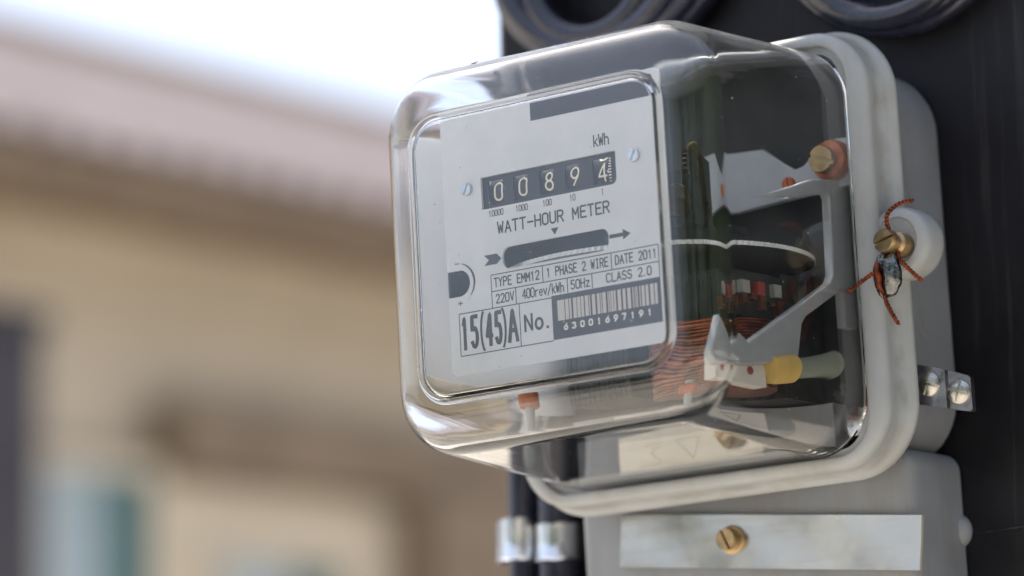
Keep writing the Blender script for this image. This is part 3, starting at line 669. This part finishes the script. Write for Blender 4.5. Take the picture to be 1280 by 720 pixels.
twisted('twisted_wire', [(142.6, 76.5, 49.8), (138.6, 76, 49.6), (134.9, 75.5, 48.2), (132.6, 75, 45.6), (131.8, 76.5, 42.5), (131.9, 79.0, 38.6)], M['seal_wire'], seal)
twisted('twisted_wire', [(134.0, 79, 34.6), (135.0, 77, 31.4), (137.0, 76, 28.8), (140.2, 76.3, 25.0), (143.4, 77, 21.6)], M['seal_wire'], seal)
twisted('twisted_wire', [(132.6, 79.5, 35.5), (132.4, 77.5, 33.8), (131.6, 75.5, 31.5)], M['seal_wire'], seal)
twisted('twisted_wire', [(115.2, 74.5, 21.6), (118.6, 74, 22.8), (122.4, 73.6, 24.6), (126.5, 73.6, 26.4), (129, 74, 27.2)], M['seal_wire'], seal)
twisted('twisted_wire', [(129.9, 74.4, 20), (130.3, 74, 17.0), (131.6, 73.6, 13.8), (133.2, 73.5, 10.6), (134.9, 73.8, 7.4)], M['seal_wire'], seal)

# ================================================================== cables on the post
def ring_cable(name, c, spec, r, label, tail=None):
    """spec: list of (radius x, radius z, y, dx, dz) turns joined into one spiral"""
    P = []
    for i, (rx, rz, y, dx, dz) in enumerate(spec):
        nx = spec[min(i + 1, len(spec) - 1)]
        for k in range(48):
            t = k / 48; a = math.pi * .5 + 2 * math.pi * t
            lerp = lambda u, v: u + (v - u) * t
            P.append(Vector((c[0] + lerp(dx, nx[3]) + lerp(rx, nx[0]) * math.cos(a), lerp(y, nx[2]), c[1] + lerp(dz, nx[4]) + lerp(rz, nx[1]) * math.sin(a))))
    if tail: P += [Vector(q) for q in tail]
    mb = MB(); mb.tube(P, r, 14); o = mb.build(name, M['rubber'], None, angle=80)
    o.rotation_euler = (0, TILT, 0); tag(o, label, 'cable', 'black cables looped on the post'); return o
ring_cable('cable_coil', (-22, 175.5), [(26.5, 27.5, 126, 0, 0), (27.5, 29, 134, 1, 3), (41, 36, 133, 1, 3), (43.5, 39, 124, 3, 7), (49, 45, 136, 12, 12)], 5.5,
           'coil of thick black cable on the post above the dial, left one')
ring_cable('cable_coil', (109, 175), [(43, 46.5, 134, 0, 0), (44, 50, 126, 3, 8), (54, 60, 137, 2, 14)], 4.9,
           'black cable loop on the post above the grey flange, right one')
def post_cable(x, r, y, label):
    mb = MB(); P = [(x * MM + .0006 * math.sin(z * 9 + x), y * MM, z) for z in [GZ + .02 + i * (1.66) / 30 for i in range(31)]]
    mb.tube(P, r * MM, 18); o = mb.build('service_cable', M['rubber'], None, scale=1, angle=80); return tag(o, label, 'cable', 'black cables running down the post')
post_cable(-67.6, 5.6, 131.5, 'black cable running down the post edge, the outer left one')
post_cable(-51.6, 8.2, 134.2, 'thicker black cable down the post beside the terminal cover')
def band(cx, cy, r, z0, z1, label, tab, tilt):
    mb = MB(); V = []; F = []; prof = []
    for i in range(26):
        a = math.radians(-200 + 220 * i / 25); prof.append((cx + r * math.cos(a), cy + r * math.sin(a)))
    prof = [(cx + tab, cy + r * .9)] + prof if tab > 0 else prof
    prof2 = [(cx - r - 3.4, cy + 5.5), (cx - r - 2.2, cy - 1.5)] + prof if tab < 0 else prof
    K = len(prof2)
    for off in (0, .5):
        for zi in (z0, z0 + 1.2, (z0 + z1) / 2, z1 - 1, z1):
            for i, (x, y) in enumerate(prof2):
                d = Vector((x - cx, y - cy)).normalized()
                fl = 1.1 if zi == z0 else 0
                V.append((x + d.x * (off + fl), y + d.y * (off + fl), zi + tilt * (x - cx) + .25 * math.sin(i * 1.3 + zi)))
    nz = 5
    for s_ in range(2):
        for q in range(nz - 1):
            for i in range(K - 1):
                a = s_ * nz * K + q * K + i; F.append((a, a + 1, a + K + 1, a + K))
    for i in range(K - 1):
        for q in (0, nz - 1): F.append((q * K + i, q * K + i + 1, nz * K + q * K + i + 1, nz * K + q * K + i))
    for q in range(nz - 1):
        for i in (0, K - 1): F.append((q * K + i, q * K + K + i, nz * K + q * K + K + i, nz * K + q * K + i))
    mb.add(V, F); o = mb.build('clamp_band', M['alu'], None, angle=50); return tag(o, label, 'cable clamp', 'aluminium cable clamps')
band(-68.6, 131.0, 6.6, -52, -36, 'crumpled aluminium band around the outer left cable', -1, .02)
band(-51.6, 134.2, 8.9, -53, -39, 'smooth aluminium band around the thicker cable by the terminal cover', 0, 0)

# ================================================================== house behind (all in metres)
wm_ = mat('beige_render', (.52, .45, .355), .85, var=.1, vscale=1.2)
rf = mat('weathered_pink_grey_roof', (.165, .14, .142), .95, spec=.1, var=.2, vscale=5)
bw = mat('brown_timber', (.225, .165, .11), .7, var=.2, vscale=6)
cw_ = mat('cream_render', (.62, .53, .40), .8, var=.06, vscale=2)
tg = mat('teal_glass', (.05, .13, .125), .25, var=.2, vscale=3)
ct = mat('pale_blue_curtain', (.36, .44, .47), .6, var=.15, vscale=4)
dk = mat('dark_purple_grey_paint', (.035, .03, .038), .5, var=.2, vscale=4)
house = empty('house', (-6, 7, GZ)); tag(house, 'blurred beige house with pinkish grey roof and brown eave behind the post', 'house')
def hp(name, m, *boxes, parent=house, smooth=False):
    mb = MB()
    for q in boxes: mb.box(*[q[i] + 0 for i in range(6)])
    o = mb.build(name, m, None, smooth=smooth, scale=1); o.parent = parent; o.matrix_parent_inverse = Matrix.Translation((6, -7, -GZ)) if parent is house else Matrix.Identity(4)
    return o
YA, YB = 1.0, 16.0
hp('wall', wm_, (-11.5, -6.06, YA + .4, YB - .4, GZ, 1.62))
hp('soffit', bw, (-6.06, -5.56, YA, YB, 1.60, 1.625))
hp('fascia', bw, (-5.56, -5.535, YA, YB, 1.56, 1.66))
# corrugated roof, both slopes
mb = MB(); V = []; F = []; NY = 400
for xs_, zs_ in (((-5.48, -7.55), (1.675, 2.58)), ((-7.552, -12.0), (2.58, .75))):
    k0 = len(V)
    for i in range(NY + 1):
        y = YA - .1 + (YB - YA + .2) * i / NY; dz = .016 * math.sin(i * math.pi / 2.0)
        for x, z in zip(xs_, zs_): V.append((x, y, z + dz)); V.append((x, y, z + dz - .012))
    for i in range(NY):
        a = k0 + i * 4
        F += [(a, a + 4, a + 6, a + 2), (a + 1, a + 3, a + 7, a + 5), (a, a + 1, a + 5, a + 4), (a + 2, a + 6, a + 7, a + 3)]
mb.add(V, F); ro = mb.build('roof', rf, None, smooth=False, scale=1); ro.parent = house; ro.matrix_parent_inverse = Matrix.Translation((6, -7, -GZ))
rc = MB(); rc.tube([(-7.55, YA - .12, 2.59), (-7.55, YB + .12, 2.59)], .06, 12); rc = rc.build('ridge_cap', bw, None, scale=1); rc.parent = ro
# porch beam, columns, lower wall with windows
hp('porch_beam', bw, (-6.06, -5.93, 6.62, YB - .5, .93, 1.11))
hp('column', bw, (-6.06, -5.86, 7.68, 8.9, GZ, .93))
hp('cream_panel', cw_, (-6.06, -6.01, 6.60, 7.68, GZ, .90))
for (y0, y1, z0, z1) in ((6.13, 6.56, -.2, .90), (6.86, 7.40, -.2, .69), (4.6, 5.5, -.2, .9)):
    wn = hp('window', cw_, (-6.05, -5.985, y0 - .05, y0, z0 - .05, z1 + .05), (-6.05, -5.985, y1, y1 + .05, z0 - .05, z1 + .05), (-6.05, -5.985, y0, y1, z1, z1 + .05), (-6.05, -5.985, y0, y1, z0 - .05, z0))
    ym = y0 + (y1 - y0) * .55
    hp('curtain', ct, (-6.045, -5.995, y0, ym, z0, z1), parent=wn)
    hp('pane', tg, (-6.045, -5.997, ym, y1, z0, z1), parent=wn)
# dark gate post
mb = MB(); mb.box(-5.32, -5.2, 4.9, 5.285, GZ, 1.10); mb.box(-5.34, -5.18, 4.88, 5.305, 1.10, 1.15)
dp = mb.build('gate_post', dk, None, smooth=False, scale=1); tag(dp, 'dark blurred post standing at the left edge before the house', 'post')

# ================================================================== trees around the yard (they show in the clear cover and the strip)
lf = mat('leaf_green', (.075, .12, .032), .5, col2=(.035, .07, .02), vscale=.9); bk = mat('bark', (.12, .09, .065), .9, var=.3, vscale=8)
def make_tree(name, seed, h, rad, nl):
    rnd = random.Random(seed); t = empty(name); mb = MB()
    mb.tube([(0, 0, -.1), (.05, .02, h * .25), (-.03, .05, h * .5), (.02, 0, h * .8)], [h * .035, h * .028, h * .02, h * .008], 10)
    tips = []
    for i in range(11):
        z0 = h * (.25 + .045 * i); a = i * 2.4 + rnd.random(); L = rad * (.75 + .4 * rnd.random()) * (1 - .45 * i / 11)
        p1 = (math.cos(a) * L * .5, math.sin(a) * L * .5, z0 + L * .3); p2 = (math.cos(a) * L, math.sin(a) * L, z0 + L * .5)
        mb.tube([(0, 0, z0), p1, p2], [h * .014, h * .009, h * .003], 6); tips += [p1, p2]
    tr = mb.build('trunk', bk, t, scale=1)
    tips += [(0, 0, h * .8), (0, 0, h * .92)]; V = []; F = []
    for i in range(nl):
        c = Vector(rnd.choice(tips)) + Vector((rnd.gauss(0, .3), rnd.gauss(0, .3), rnd.gauss(0, .26))) * rad * .8
        u = Vector((rnd.gauss(0, 1), rnd.gauss(0, 1), rnd.gauss(0, .6))).normalized(); v = u.orthogonal().normalized(); s_ = .09 + .07 * rnd.random()
        k = len(V); V += [c - u * s_, c + v * s_ * .5, c + u * s_, c - v * s_ * .5]; F.append((k, k + 1, k + 2, k + 3))
    me = bpy.data.meshes.new('crown'); me.from_pydata([tuple(q) for q in V], [], F); me.materials.append(lf)
    cr = bpy.data.objects.new('crown', me); COL.objects.link(cr); cr.parent = t
    return t
proto = make_tree('yard_tree', 5, 5.6, 2.0, 9000)
spots = [(6.2, 1.5, 1.0, .3, 'leafy yard tree to the right of the post, the one level with it'), (7.0, 5.8, 1.15, 1.7, 'leafy yard tree to the right of the post, the second one back'),
         (8.0, 10.5, 1.2, 3.0, 'leafy yard tree to the right of the post, the farthest back'), (5.8, -3.2, 1.0, 4.1, 'leafy yard tree to the right, behind the viewer'),
         (8.6, -6.4, 1.1, .9, 'unseen leafy tree added behind the viewer to darken reflections, the one farthest right'), (3.4, -8.6, 1.05, 2.2, 'unseen leafy tree added straight behind the viewer to darken reflections'),  # both added out of view to darken the cover's reflections
         (-1.6, -10.4, 1.0, 3.6, 'unseen leafy tree added facing the dial to darken reflections, left of the one behind the viewer'),  # also an added unseen tree, darkening what the cover reflects
         (-7.6, -9.2, .62, 5.0, 'smallest leafy yard tree, across the yard from the dial')]
for i, (x, y, sc_, rz, lb) in enumerate(spots):
    if i == 0: t_ = proto
    else:
        t_ = proto.copy(); COL.objects.link(t_)
        for ch in proto.children:
            c2 = ch.copy(); COL.objects.link(c2); c2.parent = t_
    t_.location = (x, y, GZ); t_.rotation_euler = (0, 0, rz); t_.scale = (sc_,) * 3
    tag(t_, lb, 'tree', 'trees around the yard')
